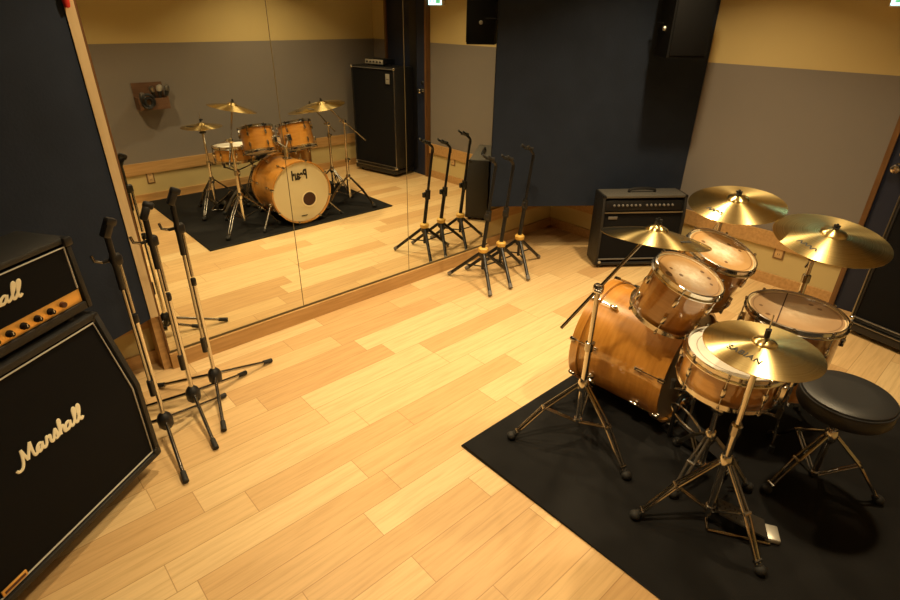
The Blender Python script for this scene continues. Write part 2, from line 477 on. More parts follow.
# ceiling lamps (recessed downlights)
lamps = [(3.22, -1.28), (2.70, -2.35), (1.05, -.50), (2.10, -.85), (.90, -1.95)]
pw = [26, 25, 21, 23, 28]
wh = ['above the combo amplifier', 'above the drum stool', 'above the microphone stands', 'above the guitar stands', 'above the open floor near the carpet']
for (x, y), p, w in zip(lamps, pw, wh):
    t = thing('ceiling_downlight', 'round recessed ceiling downlight ' + w, 'lamp', (x, y, H), 0, 'recessed ceiling downlights')
    MB().lathe([(.058, -.001), (.075, -.001), (.075, -.010), (.060, -.014), (.058, -.004)], 28, closed=True).build('trim_ring', M['white'], t)
    MB().lathe([(0, -.006), (.057, -.006), (.057, -.003), (0, -.003)], 28).build('diffuser', M['lamp'], t)
    L = bpy.data.lights.new('downlight_beam', 'AREA'); L.shape = 'DISK'; L.size = .11; L.energy = p; L.color = (1, .75, .415); L.spread = R(119)
    lo = bpy.data.objects.new('downlight_beam', L); COL.objects.link(lo); lo.location = (x, y, H - .018)

# ------------------------------------------------------------------ guitar half stack in the near corner
FR = V((.266, -.760, 0)); U2 = V((.823, .569, 0)).normalized()
cab_c = FR - U2 * .373; cab_rz = math.atan2(U2.y, U2.x)
t = thing('speaker_cabinet', 'large black slant-front guitar speaker cabinet on castors with cream script lettering', 'speaker cabinet', cab_c, cab_rz)
zb, zk, zt, dep, rec = .085, .44, .752, .345, .095
prof = [(.012, zb), (.012, zk), (.012 + rec, zt - .02), (.012 + rec, zt), (dep, zt), (dep, zb)]
MB().prism(prof, -.366, .366).build('baffle', M['cloth'], t)
sp = [(0, zb), (0, zk + .004), (rec, zt), (dep + .004, zt), (dep + .004, zb)]
for x0, x1 in ((-.385, -.363), (.363, .385)):
    MB().prism(sp, x0, x1, .005).build('side_panel', M['tolex'], t)
MB().box((0, (rec + dep) / 2, zt - .009), (.74, dep - rec + .004, .024), bevel=.004).build('top_panel', M['tolex'], t)
MB().box((0, dep / 2, zb + .009), (.74, dep, .024), bevel=.004).build('bottom_panel', M['tolex'], t)
def face(z): return .009 if z <= zk else .009 + rec * (z - zk) / (zt - zk)
pp = [(-.352, zb + .032), (-.352, zk), (-.352, zt - .03), (.352, zt - .03), (.352, zk), (.352, zb + .032)]
MB().path([(x, face(z), z) for x, z in pp], .0032, 8, closed=True).build('piping', M['piping'], t, 'off-white piping round the grille')
ang = math.atan2(rec, zt - zk)
script_logo(t, .262, Matrix.Translation((.010, face(.486) + .002, .486)) @ Matrix.Rotation(-ang, 4, 'X'))
pl = MB().box((-.268, .006, zb + .047), (.085, .006, .022), bevel=.002).build('badge', M['gold'], t, 'small gold badge')
MB().box((-.268, .0025, zb + .047), (.070, .002, .009)).build('badge_strip', M['leather'], pl)
for sx in (-1, 1):
    for yy in (.105, .28):
        c = MB().lathe([(0, -.016), (.030, -.016), (.033, -.010), (.033, .010), (.030, .016), (0, .016)], 20, (sx * .28, yy, .0332), (1, 0, 0)).build('castor', M['rubber'], t)
        MB().box((sx * .28, yy, .075), (.05, .05, .012)).box((sx * .28 - .022, yy, .055), (.004, .03, .04)).box((sx * .28 + .022, yy, .055), (.004, .03, .04)).build('castor_fork', M['steel'], c)
    for zz, yy in ((zb, .0), (zt, rec)):
        MB().box((sx * .370, yy + .018, zz + (.018 if zz == zb else -.018)), (.036, .042, .042), bevel=.010).build('corner_guard', M['black'], t)
    MB().box((sx * .387, .20, .44), (.006, .16, .09), bevel=.002).build('side_handle', M['black_m'], t)

t = thing('amplifier_head', 'black valve guitar amplifier head with gold control strip on top of the speaker cabinet', 'amplifier', V(cab_c) + U2 * .002 + V((0, 0, zt + .004)), cab_rz)
y0, hd, hw, z0, z1 = .105, .225, .385, .020, .292
for x0, x1 in ((-hw, -hw + .02), (hw - .02, hw)):
    MB().prism([(y0, z0), (y0 + .012, z1), (y0 + hd, z1), (y0 + hd, z0)], x0, x1, .006).build('side_panel', M['tolex'], t)
MB().box((0, y0 + hd / 2 + .006, z1 - .009), (2 * hw - .012, hd - .010, .022), bevel=.007).build('top_panel', M['tolex_sheen'], t, 'pebbled black vinyl top')
MB().box((0, y0 + hd / 2, z0 + .015), (2 * hw - .04, hd - .006, .030), bevel=.004).build('bottom_panel', M['tolex'], t)
MB().box((0, y0 + hd / 2 + .02, (z0 + z1) / 2), (2 * hw - .042, hd - .05, z1 - z0 - .05)).build('grille', M['cloth'], t)
MB().box((0, y0 + .018, .076), (2 * hw - .052, .012, .050), bevel=.002).build('control_panel', M['gold'], t, 'gold control strip')
MB().path([(x, y0 + .012, z) for x, z in ((-hw + .03, .106), (-hw + .03, z1 - .03), (hw - .03, z1 - .03), (hw - .03, .106))], .0032, 8, closed=False).build('piping', M['piping'], t, 'off-white piping')
MB().box((0, y0 + .022, .182), (2 * hw - .05, .02, .16)).build('front_panel', M['cloth'], t)
script_logo(t, .27, Matrix.Translation((.03, y0 + .010, .190)), .005)
MB().path([(-.13, y0 + .12, z1), (-.11, y0 + .12, z1 + .022), (0, y0 + .12, z1 + .026), (.11, y0 + .12, z1 + .022), (.13, y0 + .12, z1)], .010, 8).build('carry_handle', M['black'], t)
for sx in (-1, 1):
    MB().ball((sx * .14, y0 + .12, z1 + .004), .010, (1, 1, .6)).build('handle_stud', M['chrome'], t)
kx = [hw - .105 - .050 * i for i in range(10)]
for i, x in enumerate(kx):
    if i == 0:
        MB().lathe([(0, 0), (.011, 0), (.010, .012), (0, .013)], 16, (x, y0 + .012, .077), (0, -1, 0)).build('input_jack', M['leather'], t)
    else:
        k = MB().lathe([(0, 0), (.012, 0), (.012, .006), (.009, .009), (.008, .018), (0, .019)], 18, (x, y0 + .012, .076), (0, -1, 0)).build('knob', M['knob'], t)
        MB().box((x, y0 - .0075, .080), (.002, .001, .010)).build('pointer', M['cream'], k)
for sx in (-1, 1):
    for yy in (.03, .19):
        MB().lathe([(0, 0), (.016, 0), (.018, .021), (0, .021)], 14, (sx * .30, y0 + yy, 0)).build('rubber_foot', M['rubber'], t)
    MB().box((sx * (hw - .014), y0 + .016, z1 - .014), (.034, .036, .034), bevel=.009).build('corner_guard', M['black'], t)

# ------------------------------------------------------------------ microphone stands
def mic_stand(label, loc, rz, top=1.06, clip=0):
    t = thing('microphone_stand', label, 'microphone stand', loc, rz, 'microphone boom stands beside the half stack')
    MB().lathe([(0, .062), (.020, .062), (.032, .078), (.034, .116), (.026, .134), (.015, .146), (0, .146)], 12).build('hub', M['black'], t, 'black faceted hub knob')
    for k in range(3):
        a = R(-107 + 120 * k); c, s = math.cos(a), math.sin(a)
        lg = MB().tube((.03 * c, .03 * s, .105), (.315 * c, .315 * s, .016), .0085, seg=10).build('leg', M['chrome_d'], t)
        MB().tube((.285 * c, .285 * s, .0255), (.337 * c, .337 * s, .0125), .0115, .0125, 10).build('rubber_foot', M['rubber'], lg)
    MB().tube((0, 0, .13), (0, 0, .62), .0100).build('lower_tube', M['chrome'], t)
    MB().lathe([(0, .615), (.011, .615), (.0125, .62), (.0125, .645), (.010, .65), (0, .65)], 14).build('clutch', M['black'], t)
    MB().tube((0, 0, .66), (0, 0, .90), .0075).build('upper_tube', M['chrome_d'], t)
    MB().box((-.010, -.010, .90), (.040, .036, .046), bevel=.01).tube((-.02, 0, .90), (-.050, .012, .895), .007).build('boom_joint', M['black'], t)
    w = MB().path([(-.05, .012, .895), (-.075, .016, .905), (-.080, .017, .93)], .006).build('wing_handle', M['chrome_d'], t)
    MB().tube((-.024, -.022, .335), (-.021, -.018, .82), .0062, seg=8).build('boom_arm', M['chrome_d'], t)
    MB().tube((-.021, -.018, .78), (-.019, -.016, 1.0), .0115).build('boom_sleeve', M['black'], t)
    MB().tube((-.024, -.022, .27), (-.024, -.022, .345), .0125).build('counterweight', M['black'], t)
    cl = MB()
    cl.tube((-.019, -.016, .99), (-.018, -.018, top - .045), .010)
    q = Matrix.Rotation(R(28), 3, 'Y') @ Matrix.Rotation(R(clip), 3, 'Z')
    cl.box((-.016, -.020, top - .022), (.030, .034, .060), q, .008)
    cl.box((.002, -.022, top + .006), (.042, .030, .030), q, .009)
    cl.build('microphone_clip', M['black'], t)
    return t
mic_stand('chrome microphone stand with folded boom, nearest to the guitar speaker cabinet', (.350, -.575, 0), R(10), 1.045, 12)
mic_stand('chrome microphone stand with folded boom, middle of the row of three', (.514, -.460, 0), R(11), 1.045, -24)
mic_stand('chrome microphone stand with folded boom, closest to the mirror wall', (.650, -.380, 0), R(0), 1.06, 5)

# ------------------------------------------------------------------ guitar stands
def guitar_stand(label, loc, rz, hgt):
    t = thing('guitar_stand', label, 'guitar stand', loc, rz, 'guitar stands before the mirror')
    MB().lathe([(0, .235), (.032, .235), (.036, .245), (.036, .262), (.026, .270), (0, .270)], 3 * 6).build('collar_cap', M['yellow'], t, 'yellow cap on the leg collar')
    MB().lathe([(0, .19), (.022, .19), (.030, .205), (.030, .236), (0, .236)], 18).build('collar', M['black'], t)
    for k in range(3):
        a = R(120 * k + 118); c, s = math.cos(a), math.sin(a)
        lg = MB().tube((.018 * c, .018 * s, .225), (.252 * c, .252 * s, .022), .0125, seg=10).build('leg', M['black_m'], t)
        MB().tube((.236 * c, .236 * s, .036), (.262 * c, .262 * s, .0155), .0145, .0150, 10).build('rubber_foot', M['grey'], lg)
        MB().tube((.0, .0, .12), (.14 * c, .14 * s, .118), .005, seg=6).build('brace', M['black_m'], t)
    MB().tube((0, 0, .10), (0, 0, .24), .011).build('lower_tube', M['black_m'], t)
    tp = V((.085, .0, hgt))
    b0 = V((0, 0, .265))
    MB().tube(b0, b0.lerp(tp, .45), .0145).build('main_tube', M['black_m'], t)
    MB().tube(b0.lerp(tp, .44), tp, .0105).build('upper_tube', M['black_m'], t)
    m_ = b0.lerp(tp, .40)
    MB().tube(m_ - V((0, 0, .035)), m_ + V((.004, 0, .035)), .021).box(m_ + V((-.026, -.01, 0)), (.03, .022, .04), bevel=.006).build('height_clutch', M['black'], t)
    nk = MB().path(smooth([tp - V((0, 0, .03)), tp + V((0, 0, .005)), tp + V((-.022, 0, .030)), tp + V((-.05, 0, .052))]), .0105).build('neck', M['black_m'], t)
    yk = MB()
    yk.box(tp + V((-.058, 0, .056)), (.03, .07, .022), bevel=.006)
    for s in (-1, 1):
        yk.path([tp + V((-.062, s * .028, .058)), tp + V((-.088, s * .030, .070)), tp + V((-.102, s * .026, .084))], .008, 8)
    yk.build('yoke', M['rubber'], t)
    return t
guitar_stand('black tripod guitar stand with a yellow collar, nearest to the microphone stands', (2.620, -.330, 0), 0, .84)
guitar_stand('black tripod guitar stand with a yellow collar, middle of the three before the mirror', (2.800, -.335, 0), R(4), .815)
guitar_stand('black tripod guitar stand with a yellow collar, nearest to the black combo amplifier', (3.010, -.330, 0), R(2), .855)

# ------------------------------------------------------------------ combo amplifier
ux = V((.80, -.60, 0)); ca = V((3.455, -.735, 0)) + ux * .325
t = thing('combo_amplifier', 'black transistor guitar combo amplifier under the navy corner panel', 'amplifier', ca, math.atan2(ux.y, ux.x))
w2, dp, hh = .325, .205, .572
MB().prism([(.014, .03), (.014, .395), (.045, .535), (.045, hh - .02), (dp - .01, hh - .02), (dp - .01, .03)], -w2 + .018, w2 - .018).build('baffle', M['cloth'], t)
pf = [(0, .025), (0, .41), (.022, hh), (dp, hh), (dp, .025)]
for x0, x1 in ((-w2, -w2 + .02), (w2 - .02, w2)):
    MB().prism(pf, x0, x1, .004).build('side_panel', M['tolex'], t)
MB().box((0, dp / 2 + .010, hh - .009), (2 * w2 - .03, dp - .022, .020), bevel=.004).build('top_panel', M['grey_top'], t)
MB().box((0, dp / 2, .035), (2 * w2 - .03, dp, .022), bevel=.004).build('bottom_panel', M['tolex'], t)
cp = MB().box((0, .030, .495), (2 * w2 - .05, .012, .075), Matrix.Rotation(R(-10), 3, 'X'), .002).build('control_panel', M['black_m'], t)
MB().box((0, .010, .447), (2 * w2 - .045, .010, .009)).build('chrome_strip', M['steel'], t)
MB().box((0, .008, .072), (2 * w2 - .045, .012, .007)).build('chrome_strip', M['grey'], t)
MB().box((-.235, .012, .405), (.07, .006, .022), bevel=.002).build('badge', M['grey'], t)
for i in range(14):
    x = -.235 + .033 * i + (.02 if i > 6 else 0)
    MB().lathe([(0, 0), (.0095, 0), (.0085, .010), (.006, .014), (0, .014)], 12, (x, .022, .500), (0, -1, -.18)).build('knob', M['grey'], t)
MB().path(smooth([(-.10, .11, hh), (-.09, .11, hh + .022), (0, .11, hh + .030), (.09, .11, hh + .022), (.10, .11, hh)], 4), .011, 8).build('carry_handle', M['black'], t)
for sx in (-1, 1):
    for yy in (.035, .17):
        MB().lathe([(0, 0), (.018, 0), (.020, .026), (0, .026)], 14, (sx * .27, yy, 0)).build('rubber_foot', M['rubber'], t)
    for zz in (.04, hh - .014):
        MB().box((sx * (w2 - .012), .012 + (.022 if zz > .3 else 0), zz), (.030, .032, .032), bevel=.009).build('corner_guard', M['black_m'], t)
MB().lathe([(0, 0), (.012, 0), (.010, .006), (0, .008)], 14, (-w2 + .03, -.004, .052), (0, -1, 0)).build('corner_stud', M['silver'], t)

# ------------------------------------------------------------------ bass cabinet with a small box on top
fc = V((3.86, -2.335, 0)); uf = V((-.20, -.98, 0)).normalized()
t = thing('bass_cabinet', 'tall black bass speaker cabinet standing before the navy door', 'speaker cabinet', fc + uf * .338, math.atan2(-uf.y, -uf.x))
# local +x runs towards the mirror, -y... front faces local +y ; depth runs to local -y
bw, bd, b0, b1 = .338, .31, .09, 1.205
MB().box((0, -bd / 2 - .004, (b0 + b1) / 2), (2 * bw - .03, bd - .01, b1 - b0 - .02)).build('grille', M['cloth'], t)
for sx in (-1, 1):
    MB().box((sx * (bw - .012), -bd / 2, (b0 + b1) / 2), (.024, bd, b1 - b0), bevel=.004).build('side_panel', M['tolex'], t)
    MB().tube((sx * (bw - .006), .003, b0 + .03), (sx * (bw - .006), .003, b1 - .03), .005, seg=8).build('edge_strip', M['steel'], t)
MB().box((0, -bd / 2, b1 - .010), (2 * bw - .04, bd, .024), bevel=.004).build('top_panel', M['tolex'], t)
MB().box((0, -bd / 2, b0 + .012), (2 * bw - .04, bd, .024), bevel=.004).build('bottom_panel', M['tolex'], t)
MB().tube((-bw + .02, .004, b0 + .030), (bw - .02, .004, b0 + .030), .005, seg=8).build('edge_strip', M['steel'], t)
MB().tube((-bw + .02, .004, b1 - .016), (bw - .02, .004, b1 - .016), .004, seg=8).build('edge_strip', M['grey'], t)
MB().box((0, -bd / 2 + .005, .055), (2 * bw - .01, bd + .02, .05), bevel=.008).build('plinth', M['black'], t)
MB().box((0, .012, .086), (2 * bw - .03, .02, .008), bevel=.003).build('kick_plate', M['steel'], t)
for sx in (-1, 1):
    for yy in (-.04, -bd + .05):
        MB().lathe([(0, -.012), (.013, -.012), (.0145, -.006), (.0145, .006), (.013, .012), (0, .012)], 14, (sx * .27, yy, .0150), (1, 0, 0)).build('castor', M['rubber'], t)
    for zz in (b0 + .012, b1 - .012):
        MB().ball((sx * (bw - .012), -.004, zz), .019).build('corner_guard', M['chrome'], t)
bg = MB().box((bw - .10, .004, b1 - .115), (.058, .006, .105), bevel=.002).build('badge', M['silver'], t, 'pale badge plate')
MB().box((bw - .10, .0075, b1 - .118), (.040, .002, .006)).build('badge_line', M['grey'], bg)
g = thing('bass_amplifier', 'small grey bass amplifier lying on top of the tall bass cabinet', 'amplifier', fc + uf * .37 + V((.10, -.02, b1 + .0025)), math.atan2(-uf.y, -uf.x))
MB().box((0, -.07, .042), (.29, .19, .058), bevel=.006).build('case', M['black_m'], g)
MB().box((0, .027, .042), (.275, .006, .048), bevel=.002).build('front_panel', M['silver'], g, 'silver front plate')
for i in range(5):
    MB().lathe([(0, 0), (.010, 0), (.009, .012), (0, .013)], 12, (-.10 + .05 * i, .030, .041), (0, 1, 0)).build('knob', M['black'], g)
for sx in (-1, 1):
    for yy in (-.13, -.01):
        MB().lathe([(0, 0), (.010, 0), (.011, .014), (0, .014)], 12, (sx * .12, yy, 0)).build('rubber_foot', M['rubber'], g)

# ------------------------------------------------------------------ wall speaker on its bracket, exit sign, sockets, box of microphones
pd = V((1.205, -.933, 0)).normalized()
t = thing('wall_speaker', 'black wall loudspeaker hung high on the far navy corner panel', 'speaker', (3.825, -.865, 1.510), math.atan2(pd.y, pd.x))
MB().hexa([(-.13, -.19, 0), (.13, -.19, 0), (.11, .05, 0), (-.11, .05, 0), (-.13, -.19, .46), (.13, -.19, .46), (.11, .05, .46), (-.11, .05, .46)]).build('cabinet', M['speaker_black'], t)
MB().box((0, -.193, .23), (.235, .010, .43), bevel=.004).build('grille', M['speaker_black'], t)
br = MB()
br.box((0, .176, .20), (.08, .010, .14)); br.tube((0, .174, .20), (0, .05, .20), .014)
br.path([(-.118, -.03, .20), (-.125, .06, .20), (.125, .06, .20), (.118, -.03, .20)], .007, 8)
br.build('bracket', M['speaker_black'], t)
for s in (-1, 1):
    MB().lathe([(0, 0), (.016, 0), (.014, .012), (0, .014)], 14, (s * .120, -.07, .17), (s, .08, 0)).build('bracket_knob', M['silver'], t)

t = thing('exit_sign', 'glowing pale green emergency exit sign high on the wall beside the navy door', 'sign', (XE, -2.02, 1.812), 0)
MB().box((-.022, 0, .085), (.044, .22, .17), bevel=.006).build('housing', M['white'], t)
fcx = MB().box((-.0455, 0, .085), (.004, .204, .150)).build('face', M['exit_glow'], t)
p = MB()
p.box((-.0485, .050, .085), (.002, .070, .125))
p.ball((-.0485, -.03, .125), .012, (.15, 1, 1)); p.path([(-.0485, -.03, .11), (-.0485, -.04, .075), (-.0485, -.07, .035)], .007, 6)
p.path([(-.0485, -.04, .075), (-.0485, -.015, .05), (-.0485, -.02, .03)], .007, 6); p.path([(-.0485, -.055, .098), (-.0485, -.03, .105), (-.0485, -.005, .085)], .006, 6)
p.build('pictogram', M['exit_green'], fcx)

def socket(label, loc, rz):
    t = thing('wall_socket', label, 'socket', loc, rz, 'wall sockets')
    MB().box((0, -.003, 0), (.074, .006, .122), bevel=.003).build('frame', M['socket_f'], t)
    MB().box((0, -.007, 0), (.050, .005, .098), bevel=.002).build('plate', M['socket'], t)
    for zz in (-.022, .022):
        MB().box((-.006, -.0097, zz), (.003, .002, .014)).box((.006, -.0097, zz), (.003, .002, .014)).build('slot', M['black'], t)
socket('small tan wall socket under the wooden rail, reflected beside the drum carpet', (1.415, YO, .235), R(180))
socket('small tan wall socket at the wooden rail behind the ride and crash cymbals', (XE, -1.75, .262), R(-90))

t = thing('wall_box', 'brown open wooden box fixed to the grey wall, seen in the mirror', 'box', (1.575, YO, .955), R(180))
b = MB()
b.box((0, -.006, .06), (.27, .012, .22)); b.box((0, -.07, -.056), (.27, .14, .012)); b.box((-.129, -.07, .0), (.012, .14, .10)); b.box((.129, -.07, .0), (.012, .14, .10)); b.box((0, -.136, -.005), (.27, .012, .09))
b.build('crate', M['box_wood'], t)
for i, (x, y, a) in enumerate(((1.655, .050, 8), (1.615, .085, -10), (1.69, .095, 14), (1.64, .11, 3))):
    o = thing('microphone', ['black vocal microphone standing in the wall box, nearest to the mirror seam', 'black vocal microphone leaning in the wall box beside the cables',
              'black vocal microphone at the outer side of the wall box', 'silver topped microphone in the front of the wall box'][i], 'microphone', (x, YO + y, .906), 0, 'microphones in the wall box')
    o.rotation_euler = (R(a * .6), R(a), 0)
    MB().lathe([(0, 0), (.010, 0), (.013, .10), (.019, .145), (0, .145)], 12).build('handle', M['black'], o)
    MB().lathe([(0, .145), (.021, .145), (.025, .165), (.022, .188), (.010, .198), (0, .200)], 14).build('grille_ball', M['silver'] if i in (0, 3) else M['steel'], o)
def coil(label, c, r, n, ax, m):
    pts = []
    for i in range(n * 14 + 1):
        a = 2 * math.pi * i / 14; rr = r * (.78 + .30 * math.sin(i * .23)); k = .012 * math.sin(i * .37)
        if ax == 'y': pts.append((c[0] + rr * math.cos(a), c[1] + k, c[2] + 1.15 * rr * math.sin(a)))
        else: pts.append((c[0] + k, c[1] + rr * math.cos(a), c[2] + rr * math.sin(a)))
    o = MB().path(pts, .0085, 6).build('coiled_cable', m)
    return tag(o, label, 'cable', 'cables at the wall box')
coil('black coiled cable hanging over the front of the wall box', (1.520, YO + .156, .970), .056, 12, 'y', M['cable'])
coil('dark coiled cable heaped inside the wall box beside the microphones', (1.50, YO + .07, .985), .05, 5, 'x', M['grey'])

o = MB().lathe([(0, 0), (.010, .004), (.013, .02), (.013, .12), (.008, .135), (0, .136)], 14).build('indicator_tag', M['red'])
o.location = (.512, -.028, 1.745); tag(o, 'small red tag at the top of the pale wood strip beside the mirror', 'tag')

# ------------------------------------------------------------------ drum carpet
rm = MB()
x0, x1, y0r, y1r = 1.325, 3.16, -3.17, -1.505
rm.box(((x0 + x1) / 2, (y0r + y1r) / 2, .005), (x1 - x0, y1r - y0r, .010), bevel=.003)
t = thing('carpet', 'black rectangular drum carpet under the amber drum kit', 'carpet', (2.24, -2.34, 0), 0)
t.location = (0, 0, 0)
rm.build('pile', M['rug'], t)
MB().path([(x0, y0r, .006), (x0, y1r, .006), (x1, y1r, .006), (x1, y0r, .006)], .008, 8, closed=True).build('binding', M['rug_edge'], t, 'stitched black edge binding')
RZ = .0105     # top of the carpet

# ------------------------------------------------------------------ drums
def drum(name, label, cat, top, quat, rad, depth, nl, headm, resm, hoopm='chrome', legs=False, kick=False):
    t = thing(name, label, cat, top, quat=quat, group=None)
    sh = MB().lathe([(rad - .006, -.006), (rad, -.010), (rad, -depth + .010), (rad - .006, -depth + .006)], 56).build('shell', M['maple'], t)
    MB().lathe([(0, 0), (rad * .5, -.0005), (rad - .002, .0), (rad + .002, -.004), (rad + .002, -.012)], 56).build('batter_head', headm, t)
    MB().lathe([(0, -depth), (rad - .002, -depth), (rad + .002, -depth + .012)], 56).build('resonant_head', resm, t)
    ho = .011
    for z in (0, -depth):
        s = 1 if z == 0 else -1
        pr = [(rad + .003, z + s * .006), (rad + .004, z + s * .010), (rad + .010, z + s * .008), (rad + .009, z - s * .010), (rad + .017, z - s * .014), (rad + .017, z - s * .018), (rad + .003, z - s * .018)]
        if kick: pr = [(rad + .003, z + s * .014), (rad + .014, z + s * .014), (rad + .014, z - s * .026), (rad + .003, z - s * .026)]
        MB().lathe(pr, 56, closed=True).build('hoop', M[hoopm], t)
    def hardware(zc, ends):
        lm = MB(); lm.box((rad + .009, 0, zc), (.020, .017, .040), bevel=.006)
        lm2 = lm.mesh('lug', M['chrome'])
        rm_ = []
        for zh_ in ends:
            s_ = 1 if zh_ > -depth / 2 else -1
            rodm = MB()
            rodm.tube((rad + .013, 0, zc), (rad + .013, 0, zh_ + s_ * .012), .0030, seg=8)
            if kick: rodm.box((rad + .013, 0, zh_ + s_ * .006), (.024, .020, .032), bevel=.006)
            else: rodm.box((rad + .013, 0, zh_ + s_ * .008), (.010, .010, .013), bevel=.002)
            rm_.append(rodm.mesh('tension_rod', M['chrome_d']))
        return lm2, rm_
    sets = [hardware(-max(.062, depth * .24), (0,)), hardware(-depth + max(.062, depth * .24), (-depth,))] if depth > .2 else [hardware(-depth / 2, (0, -depth))]
    for k in range(nl):
        a = 2 * math.pi * (k + .35) / nl
        for lm2, rods in sets:
            lg = link('lug', lm2, t); lg.rotation_euler = (0, 0, a)
            for r_ in rods: link('tension_rod', r_, lg)
    return t

# bass drum: axis towards the mirror
BDC = V((2.232, -1.59, .302))
q = V((0, 0, 1)).rotation_difference(V((-.045, 1, .02)).normalized())
bq = q
bd_ = drum('bass_drum', 'large amber maple bass drum on the carpet, cream front skin facing the mirror', 'drum', BDC, q, .268, .44, 8, M['bdhead'], M['smoke_head'], 'maple', kick=True)
axn = q @ V((0, 0, 1))
# lettering and port on the front skin: local frame of the drum
up_l = q.inverted() @ V((0, 0, 1)); up_l.z = 0; up_l.normalize()
rt_l = q.inverted() @ V((-1, 0, 0)); rt_l.z = 0; rt_l = (rt_l - up_l * rt_l.dot(up_l)).normalized()
B = Matrix((( rt_l.x, up_l.x, 0, 0), (rt_l.y, up_l.y, 0, 0), (0, 0, 1, 0), (0, 0, 0, 1)))
hd_ = [c for c in bd_.children if c.name.startswith('batter_head')][0]
hd_.name = 'front_head'; hd_['label'] = 'cream front skin with black lettering'
me = text_mesh('Pearl', .080, M['ink'], .0006, .0034)
me.transform(B @ Matrix.Translation((.005, .155, .0015)) @ Matrix.Diagonal((.92, 1.45, 1, 1))); link('lettering', me, hd_, 'black block lettering')
MB().lathe([(.062, .0005), (.074, .0005), (.074, .0035), (.062, .0035)], 30, closed=True).move(B @ Matrix.Translation((-.065, -.07, 0))).build('port_ring', M['ringw'], hd_)
MB().lathe([(0, .0008), (.062, .0008), (.062, .0022), (0, .0022)], 30).move(B @ Matrix.Translation((-.065, -.07, 0))).build('port_hole', M['hole_and_shade'], hd_)
MB().box((0, 0, .0012), (.06, .010, .001)).move(B @ Matrix.Translation((.0, -.215, 0))).build('edge_marking', M['ink'], hd_)
for s in (-1, 1):
    iv = q.inverted()
    p0 = iv @ (V((s * .255, -.12, -.10))); p1 = iv @ (V((s * .40, .0, -.302 + RZ + .011)))
    sp_ = MB().tube(p0, p1, .0085, seg=10).ball(p0, .02).build('spur', M['chrome'], bd_)
    MB().tube(p1 - (p1 - p0).normalized() * .03, p1, .012, .011, 10).build('rubber_foot', M['rubber'], sp_)
# the twin tom arm on top of the bass drum shell
iv = q.inverted()
def bl(p): return iv @ (V(p) - BDC)
hp = V((2.235, -1.80, .562))
MB().tube(bl(hp), bl(hp + V((0, 0, .11))), .017).build('tom_post', M['chrome'], bd_)
MB().box(bl(hp + V((0, 0, .004))), (.07, .07, .02), (iv @ Quaternion()).to_matrix(), .006).build('post_bracket', M['chrome'], bd_)

tom_q = lean(.02, -.34)
t1 = drum('rack_tom', 'smaller amber maple rack tom with a marked clear skin, mounted nearest the boom cymbal', 'drum', (2.070, -2.022, .824), lean(.05, -.34), .137, .215, 6, M['tomhead'], M['snare_head'])
t2 = drum('rack_tom', 'larger amber maple rack tom behind the smaller one, below the flat crash cymbal', 'drum', (2.425, -1.995, .826), lean(-.02, -.34), .148, .23, 6, M['tomhead2'], M['snare_head'])
for tt, cxy in ((t1, (2.070, -2.022, .824)), (t2, (2.425, -1.995, .826))):
    tt['group'] = 'rack toms'
    ivq = tt.rotation_quaternion.inverted()
    rad = .137 if tt is t1 else .148
    a = ivq @ (V((2.235, -1.80, .66)) - V(cxy))
    d_ = V((a.x, a.y, 0)).normalized()
    p_ = d_ * (rad + .006) + V((0, 0, -.13))
    MB().box(p_, (.05, .05, .06), None, .008).tube(p_, a, .010).ball(a, .018).build('tom_arm', M['chrome'], tt)

ft = drum('floor_tom', 'wide amber maple floor tom with a smoky skin, standing beside the drum stool', 'drum', (2.540, -2.325, .612), lean(.0, -.02), .189, .36, 8, M['ftomhead'], M['snare_head'])
ivq = ft.rotation_quaternion.inverted()
for k in range(3):
    a = R(25 + 120 * k + 70); c, s = math.cos(a), math.sin(a)
    r0 = .189 + .020
    top_ = V((r0 * c, r0 * s, -.10)); mid = V((r0 * c, r0 * s, -.44))
    end = V(((r0 + .035) * c, (r0 + .035) * s, -.612 + RZ + .010))
    lg = MB().path([top_, mid, V(((r0 + .02) * c, (r0 + .02) * s, -.53)), end], .0062, 8).box(V(((r0 - .006) * c, (r0 - .006) * s, -.22)), (.034, .034, .05), None, .008).build('leg', M['chrome'], ft)
    MB().tube(end + V((0, 0, .03)), end - V((0, 0, .006)), .012).build('rubber_foot', M['rubber'], lg)
MB().box((-.012, .055, .0010), (.005, .345, .0012), Matrix.Rotation(R(-78), 3, 'Z')).build('shade_line', M['hole_and_shade'], ft, 'thin dark strip for a shade line across the skin')  # dark strip modelled in place of shade and reflection on the skin

sn = drum('snare_drum', 'shallow amber maple snare drum with white skin, partly under the hi-hat', 'drum', (1.955, -2.308, .638), lean(-.01, -.05), .170, .135, 8, M['snare_head'], M['snare_head'])
MB().box((0, -.186, -.065), (.045, .028, .07), None, .006).tube((0, -.20, -.03), (0, -.20, .012), .006).build('strainer', M['chrome'], sn)

